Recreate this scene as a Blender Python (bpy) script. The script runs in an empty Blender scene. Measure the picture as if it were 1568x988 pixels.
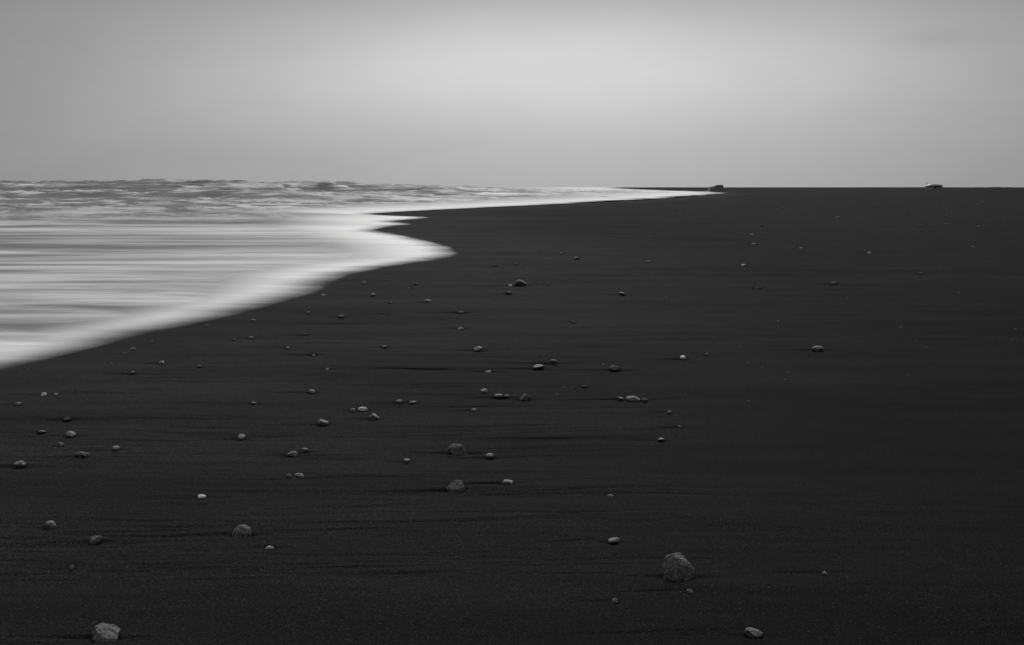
import bpy, math, random
import numpy as np
random.seed(7); rng=np.random.default_rng(11)
scene=bpy.context.scene
H=1.5; F=2178.0; P=math.atan(207/F)
# ------------------------------------------------------------ survey helper
def gp(u,v):
    """place on the beach plane (metres, camera foot = origin, +Y up the beach)"""
    x=(u-784)/F; y=-(v-494)/F
    dy=math.cos(P)+y*math.sin(P); dz=-math.sin(P)+y*math.cos(P)
    t=H/-dz
    return x*t, dy*t
# ------------------------------------------------------------ numpy noise
def vnoise(x,y,seed=0):
    xi=np.floor(x).astype(np.int64); yi=np.floor(y).astype(np.int64)
    fx=x-xi; fy=y-yi
    fx=fx*fx*fx*(fx*(fx*6-15)+10); fy=fy*fy*fy*(fy*(fy*6-15)+10)
    def h(a,b):
        n=(a*374761393+b*668265263+seed*974634777)&0xffffffff
        n=((n^(n>>13))*1274126177)&0xffffffff
        n=(n^(n>>16))&0xffffffff
        return n/4294967295.0
    a=h(xi,yi);b=h(xi+1,yi);c=h(xi,yi+1);d=h(xi+1,yi+1)
    return (a*(1-fx)+b*fx)*(1-fy)+(c*(1-fx)+d*fx)*fy
def fbm(x,y,o=4,seed=0):
    s=0;a=0.5;t=0
    for i in range(o):
        s=s+a*vnoise(x*2**i+17.3*i,y*2**i+5.1*i,seed+i); t+=a; a*=0.5
    return s/t
def sst(a,b,x):
    t=np.clip((x-a)/(b-a),0,1); return t*t*(3-2*t)
# ------------------------------------------------------------ shoreline X(Y)
shore_px=[(0,570),(60,556),(150,534),(230,512),(310,496),(380,480),(440,463),(496,447),(508,436),(540,422),(600,409),(660,401),
(700,394),(706,388),(694,378),(655,368),(618,360),(578,352),(600,347.5),(640,343.5),(606,339),(672,333),(606,330.5),(568,328),(640,324),
(760,318),(880,312),(1000,306),(1080,300),(1122,296.6),(1095,294.5),(1030,292.3),(985,290.5),(962,289.2)]
pts=[gp(u,v) for u,v in shore_px]
pts=[(-40,-80),(-12,-30),(-6.4,0),(-5.2,6)]+pts
last=pts[-1]; r=last[0]/last[1]
pts+= [(r*2500,2500),(r*9000*0.95,9000),(r*30000*.9,30000)]
PX=np.array([p[0] for p in pts]); PY=np.array([p[1] for p in pts])
lg=np.linspace(math.log(6),math.log(30000),6000)
rat=np.interp(np.exp(lg),PY,PX)/np.exp(lg)
k=np.arange(-60,61)*(lg[1]-lg[0]); ker=np.exp(-(k/0.012)**2/2); ker/=ker.sum()
rat=np.convolve(np.pad(rat,60,mode='edge'),ker,'valid')
def edge(Y):
    Yc=np.asarray(Y,float)
    far=np.interp(np.log(np.maximum(Yc,6)),lg,rat)*np.maximum(Yc,6)
    return np.where(Yc<6,np.interp(Yc,PY,PX)-(-5.2)+rat[0]*6,far)
# ------------------------------------------------------------ mesh helper
def grid_mesh(name,X,Y,Z,attrs,mat):
    n,m=X.shape
    me=bpy.data.meshes.new(name)
    co=np.stack([X,Y,Z],-1).reshape(-1,3).astype(np.float32)
    idx=np.arange(n*m).reshape(n,m)
    q=np.stack([idx[:-1,:-1],idx[:-1,1:],idx[1:,1:],idx[1:,:-1]],-1).reshape(-1,4)
    a=co[q[0]]; nrm=np.cross(a[1]-a[0],a[2]-a[0])
    if nrm[2]<0: q=q[:,::-1]
    me.vertices.add(n*m); me.vertices.foreach_set("co",co.ravel())
    me.loops.add(q.size); me.loops.foreach_set("vertex_index",q.ravel().astype(np.int32))
    me.polygons.add(len(q))
    me.polygons.foreach_set("loop_start",(np.arange(len(q))*4).astype(np.int32))
    me.polygons.foreach_set("loop_total",np.full(len(q),4,np.int32))
    me.polygons.foreach_set("use_smooth",np.ones(len(q),bool))
    me.update(); me.validate()
    for k,v in attrs.items():
        at=me.attributes.new(k,'FLOAT','POINT'); at.data.foreach_set("value",v.reshape(-1).astype(np.float32))
    ob=bpy.data.objects.new(name,me); scene.collection.objects.link(ob); me.materials.append(mat)
    return ob
# ------------------------------------------------------------ node helper
class NT:
    def __init__(s,nt): s.nt=nt; nt.nodes.clear()
    def n(s,t,**kw):
        nd=s.nt.nodes.new(t)
        for k,v in kw.items(): setattr(nd,k,v)
        return nd
    def l(s,a,b): s.nt.links.new(a,b)
    def put(s,sock,v):
        if isinstance(v,bpy.types.NodeSocket): s.l(v,sock)
        else: sock.default_value=v
    def m(s,op,a,b=0.0,c=None,clamp=False):
        nd=s.n('ShaderNodeMath',operation=op); nd.use_clamp=clamp
        s.put(nd.inputs[0],a); s.put(nd.inputs[1],b)
        if c is not None: s.put(nd.inputs[2],c)
        return nd.outputs[0]
    def rng(s,v,a,b,c=0.0,d=1.0,smooth=True):
        nd=s.n('ShaderNodeMapRange'); nd.interpolation_type='SMOOTHSTEP' if smooth else 'LINEAR'
        s.put(nd.inputs[0],v)
        for i,q in enumerate((a,b,c,d)): s.put(nd.inputs[i+1],q)
        return nd.outputs[0]
    def comb(s,x,y,z=0.0):
        nd=s.n('ShaderNodeCombineXYZ'); s.put(nd.inputs[0],x); s.put(nd.inputs[1],y); s.put(nd.inputs[2],z); return nd.outputs[0]
    def noise(s,vec,scale=1,detail=3,rough=0.5,dist=0.0):
        nd=s.n('ShaderNodeTexNoise'); s.put(nd.inputs['Vector'],vec); nd.inputs['Scale'].default_value=scale
        nd.inputs['Detail'].default_value=detail; nd.inputs['Roughness'].default_value=rough; nd.inputs['Distortion'].default_value=dist
        return nd.outputs[0]
    def attr(s,name): 
        nd=s.n('ShaderNodeAttribute'); nd.attribute_name=name; return nd.outputs['Fac']
    def grey(s,v): return s.comb(v,v,v)
def new_mat(name):
    m=bpy.data.materials.new(name); m.use_nodes=True; return m,NT(m.node_tree)
# ------------------------------------------------------------ stones list: u, v(base), width, height, tone
big=[(1042,887,52,46,.075),(158,983,44,28,.09),(370,822,33,20,.08),(697,753,31,19,.075),(701,692,31,14,.10),(797,438,19,11,.015),
(1155,973,30,12,.17),(804,611,17,9,.04),(573,641,16,9,.07),(75,808,23,11,.09),(145,829,22,9,.10),(777,742,18,8,.2)]
small=[(940,831,18,7,.10),(1253,537,18,8,.06),(941,566,20,7,.04),(28,713,18,8,.11),(127,699,16,8,.09),(494,649,16,8,.12),(107,667,14,8,.18),
(970,613,22,7,.09),(825,564,18,6,.10),(448,697,18,6,.08),(442,731,9,6,.10),(457,730,14,6,.2),(308,762,14,5,.45),(370,670,10,6,.45),
(412,841,14,5,.25),(110,871,10,6,.16),(942,922,9,7,.2),(1056,908,11,6,.10),(1263,880,8,5,.11),(935,762,10,5,.10),(1013,674,12,3,.12),
(1046,548,9,4,.8),(732,535,13,5,.25),(653,464,15,6,.10),(750,698,12,4,.26),(623,706,9,4,.26),(725,629,8,4,.26),(741,599,10,4,.3),(764,608,14,5,.06),
(555,628,14,5,.35),(540,629,8,4,.12),(477,600,10,4,.25),(611,616,10,4,.14),(388,618,8,3,.16),(92,682,12,5,.11),(62,662,14,3,.06),(177,687,10,4,.4),
(102,643,12,4,.06),(66,605,9,4,.5),(85,604,6,3,.35),(26,620,13,4,.07),(203,536,9,4,.1),(247,556,11,4,.14),(190,542,6,3,.1),(305,562,9,3,.06),
(38,566,6,3,.08),(203,571,6,3,.1),(440,534,8,3,.06),(500,567,7,4,.3),(589,532,8,3,.05),(523,486,10,4,.15),(598,465,7,3,.08),(571,452,7,3,.1),
(472,480,6,3,.1),(387,492,10,4,.07),(384,518,8,3,.1),(358,521,5,3,.1),(468,513,6,3,.1),(706,479,9,3,.1),(705,505,10,4,.12),(778,450,12,4,.05),
(781,438,5,3,.8),(758,408,10,4,.03),(791,405,7,3,.03),(826,384,5,2.5,.04),(860,389,5,2.5,.25),(883,396,9,3,.05),(953,451,10,4,.08),(878,494,6,3,.1),
(993,402,9,3,.04),(1139,408,9,4,.03),(1278,435,11,5,.04),(1151,361,8,3,.03),(1155,375,8,3,.04),(1168,346,5,2.5,.03),(1284,334,8,3,.02),(1200,320,4,2.5,.02),
(1332,388,6,3,.4),(1410,346,6,3,.04),(1162,442,8,3,.03),(1227,381,6,3,.08),(1410,419,5,2,.08),(1490,379,5,2.5,.12),(1468,450,4,2,.12),(935,367,4,2.5,.08),
(1025,632,7,3,.12),(1041,654,5,2.5,.12),(1082,543,5,2.5,.16),(895,592,9,2.5,.03),(988,614,9,4,.1),(848,554,11,4,.08),(747,571,10,4,.2),(637,436,6,2.5,.08),
(557,434,6,2.5,.08),(590,430,5,2.5,.08),(495,453,7,3,.16),(315,500,7,3,.08),(400,875,6,3,.08),(855,346,3.5,2,.06),(1000,357,4,2,.06),(925,353,3.5,2,.08),
(592,482,6,2.5,.06),(724,425,5,2.5,.08),(233,524,6,2.5,.1),(838,436,5,2.5,.1),(480,545,5,2.5,.16),(1040,428,4,2,.06),(1345,313,4,2,.08),(1445,318,4,2,.04),(1505,310,5,2,.08),
(466,691,12,5,.06),(632,617,12,3,.05),(118,697,8,5,.05),(776,607,8,3,.08),(950,611,10,3,.05)]
# ------------------------------------------------------------ sand height field
stones=[]
for s in big+small:
    x,y=gp(s[0],s[1]); d=y
    stones.append((x,y+0.30*s[2]*d/F,s[2]*d/F,s[3]*d/F,s[4]))
streaks=[]
# clustered backwash grooves
for c in range(105):
    u=rng.uniform(-60,1000); v=287+rng.uniform(200,600)
    if u>700 and rng.random()<.5: continue
    x,y=gp(u,v); k_=rng.uniform(.3,1)
    for j in range(rng.integers(2,7)):
        s_=rng.choice([-1,-1,-1,1])
        streaks.append((x+rng.normal()*.35,y+rng.normal()*.012*y,rng.uniform(.10,.7),rng.uniform(.010,.026)*y/8,k_*s_*rng.uniform(.003,.0110)*y/8,rng.uniform(-.10,.08)))
# grooves the backwash cut on the seaward side of stones
for (x,y,w_,h_,tn) in stones:
    if y>22: continue
    k_=rng.uniform(.2,1)
    for j in range(rng.integers(1,4)):
        L=rng.uniform(1.,4)*w_+.04
        streaks.append((x-L*rng.uniform(.5,1.2),y+rng.uniform(-.5,.35)*w_,L,rng.uniform(.010,.018)*y/8,-k_*rng.uniform(.006,.012)*y/8,rng.uniform(-.12,.08)))
    if rng.random()<.5:
        L=rng.uniform(.8,2.)*w_+.03
        streaks.append((x+L*.9,y+rng.uniform(-.4,.2)*w_,L,rng.uniform(.010,.016)*y/8,-k_*rng.uniform(.005,.009)*y/8,rng.uniform(-.08,.08)))
def sand_extra(X,Y):
    Z=np.zeros_like(X)
    def add(x0,x1,y0,y1,f):
        r0,r1=np.searchsorted(Y[:,0],[y0,y1]); 
        if r1<=r0: return
        sub=X[r0:r1]; c=(sub.max(0)>x0)&(sub.min(0)<x1); cc=np.where(c)[0]
        if len(cc)==0: return
        a,b=cc[0],cc[-1]+1
        Z[r0:r1,a:b]+=f(X[r0:r1,a:b],Y[r0:r1,a:b])
    for j,(x,y,w,h,t) in enumerate(stones):
        if y>45: continue
        wy=max(w*.20,.0036*y)
        q=random.random(); A=min(max(.13*min(h,.05),.0007*y),.013); cv=random.uniform(-.05,.22)
        def f(a,B):
            dx=(a-x)/w; dy=(B-y)/wy
            moat=-1.3*A*np.exp(-(dx/.75)**2-((dy+1.5)/1.2)**2)
            tl=np.where(dx<0,np.exp(-(dx/(1.0+2.4*q))**2),np.exp(-(dx/(.8+.6*q))**2))
            tail=-1.1*A*tl*np.exp(-((dy+.4+cv*dx)/.7)**2)+.9*A*tl*np.exp(-((dy-1.3+cv*.6*dx)/.9)**2)
            return moat+tail
        add(x-10*w,x+6*w,y-8*wy,y+8*wy,f)
    for (x,y,L,w,A,sl) in streaks:
        add(x-2.5*L,x+2.5*L,y-5*w-.2,y+5*w+.2,lambda a,b:A*np.exp(-((a-x)/L)**2)*np.exp(-((b-y-sl*(a-x)-.03*np.sin((a-x)*4+x))/w)**2))
    return Z
ys=[-60,-30,-15,-8,-4,-1,1,2,3]
y=3.6
while y<20: ys.append(y); y*=1.0015
while y<60: ys.append(y); y*=1.0032
while y<300: ys.append(y); y*=1.007
while y<30000: ys.append(y); y*=1.02
ys=np.array(ys)
us=np.concatenate([-np.array([6,4,2.6,1.8,1.3,1,.8,.65,.55,.48]),np.linspace(-.43,.43,360),np.array([.48,.55,.65,.8,1,1.3,1.8,2.6,4,6])])
w=np.sqrt(ys**2+16)
X=us[None,:]*w[:,None]; Y=np.repeat(ys[:,None],len(us),1)
E=edge(Y); D=X-E      # metres inland of the waterline
inl=sst(0.0,1.5,D)
Z=inl*(0.045*(fbm(X/2.6+.3*Y,Y/1.3,3,3)-.5)+ .016*(fbm(X/.9,Y/.22+X*.12,3,9)-.5)*sst(.42,.6,fbm(X/2.5,Y/2,2,19)))
Z+=inl*sst(14,36,Y)*.09*(fbm(X/7+Y*.05,Y/2.6+X*.1,4,13)-.5)
Z+=inl*sand_extra(X,Y)
Z-=0.5*sst(0,6,-D)+0.012*sst(0,.4,-D)+ 3*sst(6,60,-D)
# back-beach: low berm and far rise
Z+=sst(20,60,D)*sst(90,260,Y)*(0.30+.5*(fbm(X/60,Y/80,3,21)-.5))
Z+=sst(0,.02,D/w[:,None])*sst(500,1300,Y)*(.7+1.5*(fbm(X/140,Y/500,3,5)-.45))
brm=sst(.26,.33,X/w[:,None])*np.exp(-((Y-430-40*(fbm(X/40,Y*0+1,2,8)))/60)**2)
Z+=brm*(.6+.9*fbm(X/14,Y/30,3,31))

# ---- sand material
msand,t=new_mat("black_sand")
out=t.n('ShaderNodeOutputMaterial'); bs=t.n('ShaderNodeBsdfPrincipled')
geo=t.n('ShaderNodeNewGeometry'); sep=t.n('ShaderNodeSeparateXYZ'); t.l(geo.outputs['Position'],sep.inputs[0])
px,py=sep.outputs[0],sep.outputs[1]
inlm=t.attr('inland')
grain=t.noise(geo.outputs['Position'],170,1,.7)
grain2=t.noise(geo.outputs['Position'],75,3,.75)
broad=t.noise(t.comb(t.m('MULTIPLY',px,.25),t.m('MULTIPLY',py,.5)),1,4,.55,.6)
pyw=t.m('ADD',py,t.m('MULTIPLY',t.noise(t.comb(px,t.m('MULTIPLY',py,.6)),.6,2,.5),.9))
strk=t.noise(t.comb(t.m('MULTIPLY',px,.9),t.m('MULTIPLY',pyw,7)),1,4,.6,.9)
strk2=t.noise(t.comb(t.m('MULTIPLY',px,.12),t.m('MULTIPLY',pyw,1.1)),1,4,.6,.6)
patch=t.rng(t.noise(t.comb(t.m('MULTIPLY',px,.45),t.m('MULTIPLY',py,.6),9.0),1,3,.5,.4),.42,.62,.06,.8)
patch=t.m('MULTIPLY',patch,t.rng(inlm,3,8,1,.3))
vignette_tone=t.rng(inlm,1.0,8.0,0.0172,0.0058)  # sand albedo with vignette falloff painted in, darker inland
v=t.m('MULTIPLY',vignette_tone,t.rng(broad,.25,.75,.75,1.25))
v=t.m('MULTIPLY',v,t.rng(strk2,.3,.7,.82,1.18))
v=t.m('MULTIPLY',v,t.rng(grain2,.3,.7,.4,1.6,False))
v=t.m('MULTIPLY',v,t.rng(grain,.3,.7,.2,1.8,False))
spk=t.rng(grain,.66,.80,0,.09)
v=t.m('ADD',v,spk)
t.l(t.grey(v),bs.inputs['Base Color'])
bs.inputs['Roughness'].default_value=.9
bs.inputs['Specular IOR Level'].default_value=.015
b1=t.n('ShaderNodeBump'); t.l(patch,b1.inputs['Strength']); b1.inputs['Distance'].default_value=.016; t.l(strk,b1.inputs['Height'])
b2=t.n('ShaderNodeBump'); b2.inputs['Strength'].default_value=.7; b2.inputs['Distance'].default_value=.004; t.l(grain,b2.inputs['Height']); t.l(b1.outputs[0],b2.inputs['Normal'])
t.l(b2.outputs[0],bs.inputs['Normal'])
t.l(bs.outputs[0],out.inputs[0])
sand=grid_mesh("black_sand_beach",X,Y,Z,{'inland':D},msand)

# ------------------------------------------------------------ sea
ys=[-60,-30,-10,0,3,6]
y=7.
while y<60: ys.append(y); y*=1.006
while y<1100: ys.append(y); y*=1.0035
while y<30000: ys.append(y); y*=1.03
ys=np.array(ys); w=np.sqrt(ys**2+16)
g=np.concatenate([np.linspace(0,.08,34)[:-1],np.linspace(.08,.62,400),np.array([.7,.8,1,1.3,1.8,2.6,4,6])])
S=g[None,:]*w[:,None]; Y=np.repeat(ys[:,None],len(g),1); X=edge(Y)-S
off=sst(.02,.30,S/w[:,None])
amp=3.25*sst(55,240,Y)*(.10+.90*off)
wy=Y+14*(fbm(X/40,Y/60,2,41)-.5)*2
n1=(fbm(X/8,wy/9,4,50)-.5)*1.6+.5
# breaker lines: steep-fronted sets every ~40 m, broken along their length
ph=wy/38+1.2*fbm(X/50,Y/90,3,61)
saw=ph-np.floor(ph)
front=np.where(saw<.2,sst(0,.2,saw),1-sst(.2,1,saw)**.7)
seg=sst(.38,.60,fbm(X/15+np.floor(ph)*7.7,np.floor(ph)*3.1+Y*0,4,66))
ridge=np.clip(1-np.abs(2*n1-1)*1.5,0,1)**1.3
hgt=.27*ridge+.62*front*(.18+.82*seg)+.13*fbm(X/3,wy/4,3,67)
small_w=.22*sst(35,90,Y)*sst(.01,.08,S/w[:,None])*np.clip(1-1.6*np.abs(2*fbm(X/4,Y/2.2,3,70)-1),0,1)
Zs=.006+.03*sst(0,3,S)+.02*sst(1,6,S)*(fbm(X/2.5,Y/.7,3,77)-.5)+amp*hgt*.85+small_w
Zs=np.where(Y>1100,np.minimum(Zs,1.9),Zs)
crest=hgt*sst(60,150,Y)
face=np.where(saw<.2,np.sin(np.pi*np.clip(saw/.2,0,1)),0)*(.3+.7*seg)*sst(60,150,Y)*off
msea,t=new_mat("sea_foam_water")
out=t.n('ShaderNodeOutputMaterial'); bs=t.n('ShaderNodeBsdfPrincipled')
geo=t.n('ShaderNodeNewGeometry'); sep=t.n('ShaderNodeSeparateXYZ'); t.l(geo.outputs['Position'],sep.inputs[0])
s_=t.attr('s_rel'); ly=t.attr('log_y'); cr=t.attr('crest'); xr=t.attr('x_rel'); fc=t.attr('face')
fl=t.noise(t.comb(t.m('MULTIPLY',xr,5),t.m('MULTIPLY',ly,20)),1,5,.60,.7)
fl2=t.noise(t.comb(t.m('MULTIPLY',xr,2.6),t.m('MULTIPLY',ly,7),3.3),1,4,.55,.8)
fl3=t.noise(t.comb(t.m('MULTIPLY',xr,26),t.m('MULTIPLY',ly,9),t.m('MULTIPLY',sep.outputs[2],2.2)),1,5,.68,.8)
foam_edge=t.rng(s_,.02,t.rng(ly,2.6,3.4,.11,.12),1,0)
near=t.m('ADD',t.rng(fl,.3,.72,-.06,.34),t.rng(fl2,.32,.68,-.08,.42))
far=t.rng(ly,3.9,4.7,0,1)
farf=t.m('ADD',t.rng(fl3,.38,.62,-.10,.64),t.rng(cr,.25,.8,-.06,.32))
farf=t.m('SUBTRACT',farf,t.m('MULTIPLY',fc,.40))
f=t.m('ADD',t.m('MULTIPLY',near,t.m('SUBTRACT',1,far)),t.m('MULTIPLY',farf,far))
f=t.m('ADD',f,t.rng(s_,.05,.20,.10,0))
f=t.m('SUBTRACT',f,t.rng(s_,.10,.42,0,.12))
f=t.m('MAXIMUM',f,t.m('MULTIPLY',foam_edge,t.rng(fl,.25,.6,t.rng(ly,2.6,3.4,.64,.78),t.rng(ly,2.6,3.4,.84,1.0))),clamp=True)
f=t.m('MULTIPLY',f,t.rng(ly,4.0,4.9,1,.92))
col=t.rng(f,0,1,.16,.88,False)
t.l(t.grey(col),bs.inputs['Base Color'])
bs.inputs['Roughness'].default_value=.8; bs.inputs['Specular IOR Level'].default_value=.03
bm=t.n('ShaderNodeBump'); bm.inputs['Strength'].default_value=.3; bm.inputs['Distance'].default_value=.05; t.l(fl,bm.inputs['Height']); t.l(bm.outputs[0],bs.inputs['Normal'])
# long-exposure edge: thin film dissolves toward waterline, streaky
fe=t.m('ADD',s_,t.m('MULTIPLY',t.m('SUBTRACT',fl,.5),.022))
a=t.rng(fe,-.004,t.rng(ly,2.6,3.9,.060,.022))
a=t.m('MULTIPLY',a,t.rng(s_,0,.006,0,1))
a2=t.rng(t.m('ADD',cr,t.m('MULTIPLY',t.m('SUBTRACT',fl3,.5),.5)),.68,1.0,1,.15)
a=t.m('MULTIPLY',a,a2)
tr=t.n('ShaderNodeBsdfTransparent'); mx=t.n('ShaderNodeMixShader')
t.l(a,mx.inputs[0]); t.l(tr.outputs[0],mx.inputs[1]); t.l(bs.outputs[0],mx.inputs[2]); t.l(mx.outputs[0],out.inputs[0])
sea=grid_mesh("sea",X,Y,Zs,{'s_rel':S/w[:,None],'log_y':np.log(np.maximum(w[:,None],1))+0*X,'x_rel':X/w[:,None],'crest':crest,'face':face},msea)

# ------------------------------------------------------------ rocks and pebbles
mrock,t=new_mat("basalt_stone")
out=t.n('ShaderNodeOutputMaterial'); bs=t.n('ShaderNodeBsdfPrincipled')
tc=t.n('ShaderNodeTexCoord'); geo=t.n('ShaderNodeNewGeometry')
tone=t.attr('tone')
n=t.noise(geo.outputs['Position'],60,5,.7); nf=t.noise(geo.outputs['Position'],260,3,.7)
vo=t.n('ShaderNodeTexVoronoi'); t.l(geo.outputs['Position'],vo.inputs['Vector']); vo.inputs['Scale'].default_value=90
c=t.m('MULTIPLY',tone,t.rng(n,.3,.7,.4,1.6)); c=t.m('MULTIPLY',c,t.rng(nf,.3,.7,.45,1.55)); c=t.m('MULTIPLY',c,t.rng(vo.outputs[0],0,.5,.5,1.2))
t.l(t.grey(c),bs.inputs['Base Color']); bs.inputs['Roughness'].default_value=.55; bs.inputs['Specular IOR Level'].default_value=.35
hb=t.m('ADD',n,t.m('MULTIPLY',nf,.4)); hb=t.m('ADD',hb,t.m('MULTIPLY',vo.outputs[0],.4))
bm=t.n('ShaderNodeBump'); bm.inputs['Strength'].default_value=1; bm.inputs['Distance'].default_value=.014; t.l(hb,bm.inputs['Height']); t.l(bm.outputs[0],bs.inputs['Normal'])
t.l(bs.outputs[0],out.inputs[0])
import bmesh
ico={}
for lv in (2,3,5):
    b=bmesh.new(); bmesh.ops.create_icosphere(b,subdivisions=lv,radius=1)
    ico[lv]=(np.array([q.co[:] for q in b.verts]),np.array([[q.index for q in f.verts] for f in b.faces])); b.free()
def stone(x,y,wd,ht,tone,lv,seed):
    rg=np.random.default_rng(seed)
    v,f=ico[lv]; v=v.copy()
    for i in range(11 if lv>3 else 7):
        nn=rg.normal(size=3); nn/=np.linalg.norm(nn); d=rg.uniform(.48,.85)
        e=np.maximum(v@nn-d,0); v-=(e*.96)[:,None]*nn
    if lv>3:
        dn=(fbm(v[:,0]*2.3+9+seed,v[:,1]*2.3+v[:,2]*1.7,4,seed)-.5)*.16+(fbm(v[:,0]*9+seed+v[:,2]*5,v[:,1]*9-v[:,2]*6,3,seed+2)-.5)*.10
        v*=(1+dn)[:,None]
    v-= (v.max(0)+v.min(0))/2
    v/= np.array([np.ptp(v[:,0])/2,np.ptp(v[:,1])/2,np.ptp(v[:,2])/2])
    cz=ht*.88/1.2
    v=v*np.array([wd/2,wd*rg.uniform(.34,.44),cz])
    a=rg.uniform(-.25,.25); R=np.array([[math.cos(a),-math.sin(a),0],[math.sin(a),math.cos(a),0],[0,0,1]])
    v=v@R.T+np.array([x,y,cz*.15])
    return v,f
def mk(name,vs,fs,tn):
    me=bpy.data.meshes.new(name); me.from_pydata(vs.tolist(),[],fs.tolist()); me.update()
    for p in me.polygons: p.use_smooth=True
    at=me.attributes.new('tone','FLOAT','POINT'); at.data.foreach_set('value',tn.astype(np.float32))
    me.materials.append(mrock); ob=bpy.data.objects.new(name,me); scene.collection.objects.link(ob); return ob
seeds=[3,14,25,36,47,58,69,70,81,92,103,114]
for i,(x,y,wd,ht,tn) in enumerate(stones[:len(big)]):
    v,f=stone(x,y,wd,ht,tn,5,seeds[i]); mk("beach_rock",v,f,np.full(len(v),tn))
VS=[];FS=[];TN=[];o=0
extra=[]
for i in range(170):
    u=rng.uniform(150,1560); vv=287+rng.uniform(18,330)**1.0
    x,y_=gp(u,vv)
    if x<edge(np.array([y_]))[0]+.5: continue
    sz=rng.uniform(.008,.020)*(.7+y_/40)
    extra.append((x,y_,sz,sz*.5,rng.choice([.02,.03,.06,.12,.2])))
for i in range(120):
    u=rng.uniform(1000,1900); vv=287+rng.uniform(12,60); x,y_=gp(u,vv)
    if x<edge(np.array([y_]))[0]+2: continue
    sz=rng.uniform(.03,.10); extra.append((x,y_,sz,sz*.5,rng.choice([.01,.02,.06,.15])))
for i,(x,y_,wd,ht,tn) in enumerate(stones[len(big):]+extra):
    v,f=stone(x,y_,wd,ht,tn,3 if i<len(small) else 2,200+i)
    VS.append(v);FS.append(f+o);TN.append(np.full(len(v),tn));o+=len(v)
mk("pebbles",np.concatenate(VS),np.concatenate(FS),np.concatenate(TN))

# ------------------------------------------------------------ far buildings
def simple_mat(name,c,r=.85):
    m,t=new_mat(name); out=t.n('ShaderNodeOutputMaterial'); b=t.n('ShaderNodeBsdfPrincipled')
    g=t.n('ShaderNodeNewGeometry'); nn=t.noise(g.outputs['Position'],3,4,.6)
    t.l(t.grey(t.rng(nn,.3,.7,c*.75,c*1.25)),b.inputs['Base Color']); b.inputs['Roughness'].default_value=r; b.inputs['Specular IOR Level'].default_value=.2
    t.l(b.outputs[0],out.inputs[0]); return m
mw=simple_mat("weathered_wall",.26); mr=simple_mat("metal_roof",.40,.6); mg=simple_mat("dark_opening",.06); mc=simple_mat("grey_concrete",.15)
def prism(name,prof,y0,y1,mat,parent,bev=.03):
    b=bmesh.new(); A=[b.verts.new((x,y0,z)) for x,z in prof]; B=[b.verts.new((x,y1,z)) for x,z in prof]
    b.faces.new(A); b.faces.new(B[::-1]); n=len(prof)
    for i in range(n): b.faces.new((A[i],B[i],B[(i+1)%n],A[(i+1)%n])[::-1])
    bmesh.ops.recalc_face_normals(b,faces=b.faces)
    bmesh.ops.bevel(b,geom=list(b.edges),offset=bev,segments=1,affect='EDGES')
    me=bpy.data.meshes.new(name); b.to_mesh(me); b.free(); me.materials.append(mat)
    ob=bpy.data.objects.new(name,me); scene.collection.objects.link(ob); ob.parent=parent; return ob
def box(name,x0,x1,y0,y1,z0,z1,mat,parent,bev=.02): return prism(name,[(x0,z0),(x1,z0),(x1,z1),(x0,z1)],y0,y1,mat,parent,bev)
def empty(name,x,y,z):
    e=bpy.data.objects.new(name,None); scene.collection.objects.link(e); e.location=(x,y,z); return e
d=520; e=empty("beach_shelter",(1095-784)/F*d,d,-.1)
prism("sand_bank",[(-3.0,0.0),(4.2,.0),(3.5,1.0),(2.6,1.32),(-1.6,1.3),(-2.3,1.0)],-2,3,mc,e,.1)
prism("lower_wing",[(-2.3,1.25),(-.6,1.25),(-.6,1.95),(-2.1,1.85)],-1.2,1.5,mw,e)
prism("main_block",[(-.58,1.25),(2.5,1.25),(2.5,2.2),(2.1,2.5),(.2,2.42),(-.58,2.1)],-1.5,1.8,mc,e)
box("doorway",.2,.9,-1.54,-1.45,1.3,2.0,mg,e,.005); box("window",1.5,2.1,-1.54,-1.45,1.7,2.0,mg,e,.005)
d=430; e=empty("beach_cabin",(1427-784)/F*d,d,-.12)
box("footing",-2.3,2.4,-2.1,2.1,.0,1.2,mc,e)
box("walls",-2.1,2.1,-1.7,1.7,1.18,2.05,mw,e)
prism("roof",[(-2.4,2.03),(2.4,2.03),(1.9,2.32),(.9,2.5),(-1.0,2.5),(-1.9,2.3)],-2,2,mr,e)
box("door",-.4,.3,-1.74,-1.66,1.22,1.95,mg,e,.005); box("window",.8,1.5,-1.74,-1.66,1.5,1.9,mg,e,.005)
box("mast",-2.22,-2.12,-.05,.05,1.9,3.15,mc,e,.01); box("mast_crossbar",-2.45,-1.9,-.03,.03,2.85,2.91,mc,e,.005)

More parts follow.
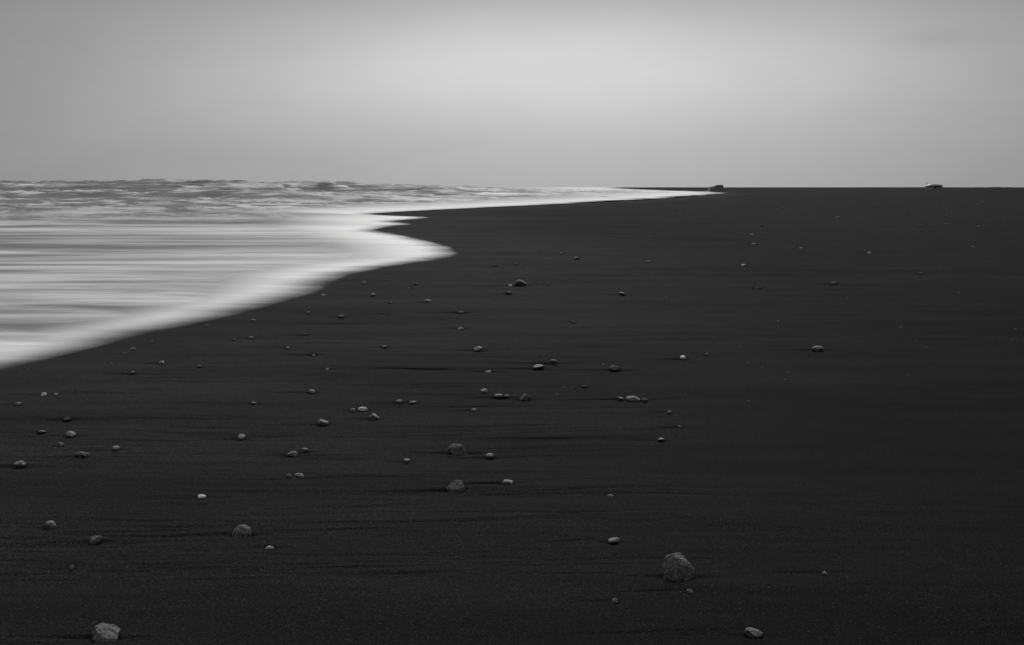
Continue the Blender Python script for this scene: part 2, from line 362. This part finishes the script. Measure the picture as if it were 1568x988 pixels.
# ------------------------------------------------------------ overcast sky + veiled sun
SE=math.radians(31); SA=math.radians(4)   # elevation, azimuth east of +Y
wd=bpy.data.worlds.new("World"); scene.world=wd; wd.use_nodes=True; t=NT(wd.node_tree)
out=t.n('ShaderNodeOutputWorld'); bg=t.n('ShaderNodeBackground')
sky=t.n('ShaderNodeTexSky'); sky.sky_type='NISHITA'; sky.sun_disc=False; sky.sun_elevation=SE; sky.sun_rotation=SA
sky.dust_density=5; sky.air_density=1
bw=t.n('ShaderNodeRGBToBW'); t.l(sky.outputs[0],bw.inputs[0])
tc=t.n('ShaderNodeTexCoord'); sp=t.n('ShaderNodeSeparateXYZ'); t.l(tc.outputs['Generated'],sp.inputs[0])
dx,dy,dz=sp.outputs
def gauss(cx,sx,cz,sz):
    a=t.m('POWER',t.m('ABSOLUTE',t.m('DIVIDE',t.m('SUBTRACT',dx,cx),sx)),2); b=t.m('POWER',t.m('ABSOLUTE',t.m('DIVIDE',t.m('SUBTRACT',dz,cz),sz)),2)
    return t.m('EXPONENT',t.m('MULTIPLY',t.m('ADD',a,b),-1))
front=t.rng(dy,-.2,.5,.25,1)
cl=t.noise(t.comb(t.m('MULTIPLY',dx,2.2),dy,t.m('MULTIPLY',dz,9)),1,3,.5,.3)
cl2=t.noise(t.comb(t.m('MULTIPLY',dx,9),dy,t.m('MULTIPLY',dz,30)),1,4,.55,.4)
L=t.m('ADD',.170,t.m('MULTIPLY',gauss(.03,.27,.088,.048),.31))
L=t.m('ADD',L,t.m('MULTIPLY',gauss(0.02,.40,.0,.08),.24))
L=t.m('MULTIPLY',L,t.rng(cl,.3,.7,.95,1.05)); L=t.m('MULTIPLY',L,t.rng(cl2,.3,.7,.98,1.02))
L=t.m('SUBTRACT',L,t.m('MULTIPLY',t.m('MULTIPLY',gauss(.285,.03,.098,.006),t.rng(cl2,.4,.6,0,1)),.05))
L=t.m('ADD',t.m('MULTIPLY',L,front),t.rng(dz,.16,.85,0,.68))
L=t.m('MULTIPLY',L,t.rng(dz,-.3,0,.3,1))
L=t.m('ADD',t.m('DIVIDE',L,.1),t.m('MULTIPLY',bw.outputs[0],.05))
t.l(t.grey(L),bg.inputs[0]); bg.inputs[1].default_value=.1; t.l(bg.outputs[0],out.inputs[0])
sl=bpy.data.lights.new("sun",'SUN'); sl.energy=1.3; sl.angle=math.radians(14); sl.color=(1,.995,.985)
so=bpy.data.objects.new("sun",sl); scene.collection.objects.link(so)
from mathutils import Vector
dirv=Vector((math.sin(SA)*math.cos(SE),math.cos(SA)*math.cos(SE),math.sin(SE)))
so.rotation_euler=dirv.to_track_quat('Z','Y').to_euler(); so.location=(0,0,30)
# ------------------------------------------------------------ camera
cam=bpy.data.cameras.new("camera"); co=bpy.data.objects.new("camera",cam); scene.collection.objects.link(co)
cam.lens=50; cam.sensor_width=36; cam.clip_start=.05; cam.clip_end=60000
co.location=(0,0,H); co.rotation_euler=(math.pi/2-P,0,0); scene.camera=co
scene.view_settings.view_transform='Standard'; scene.view_settings.look='None'; scene.view_settings.exposure=0; scene.view_settings.gamma=1
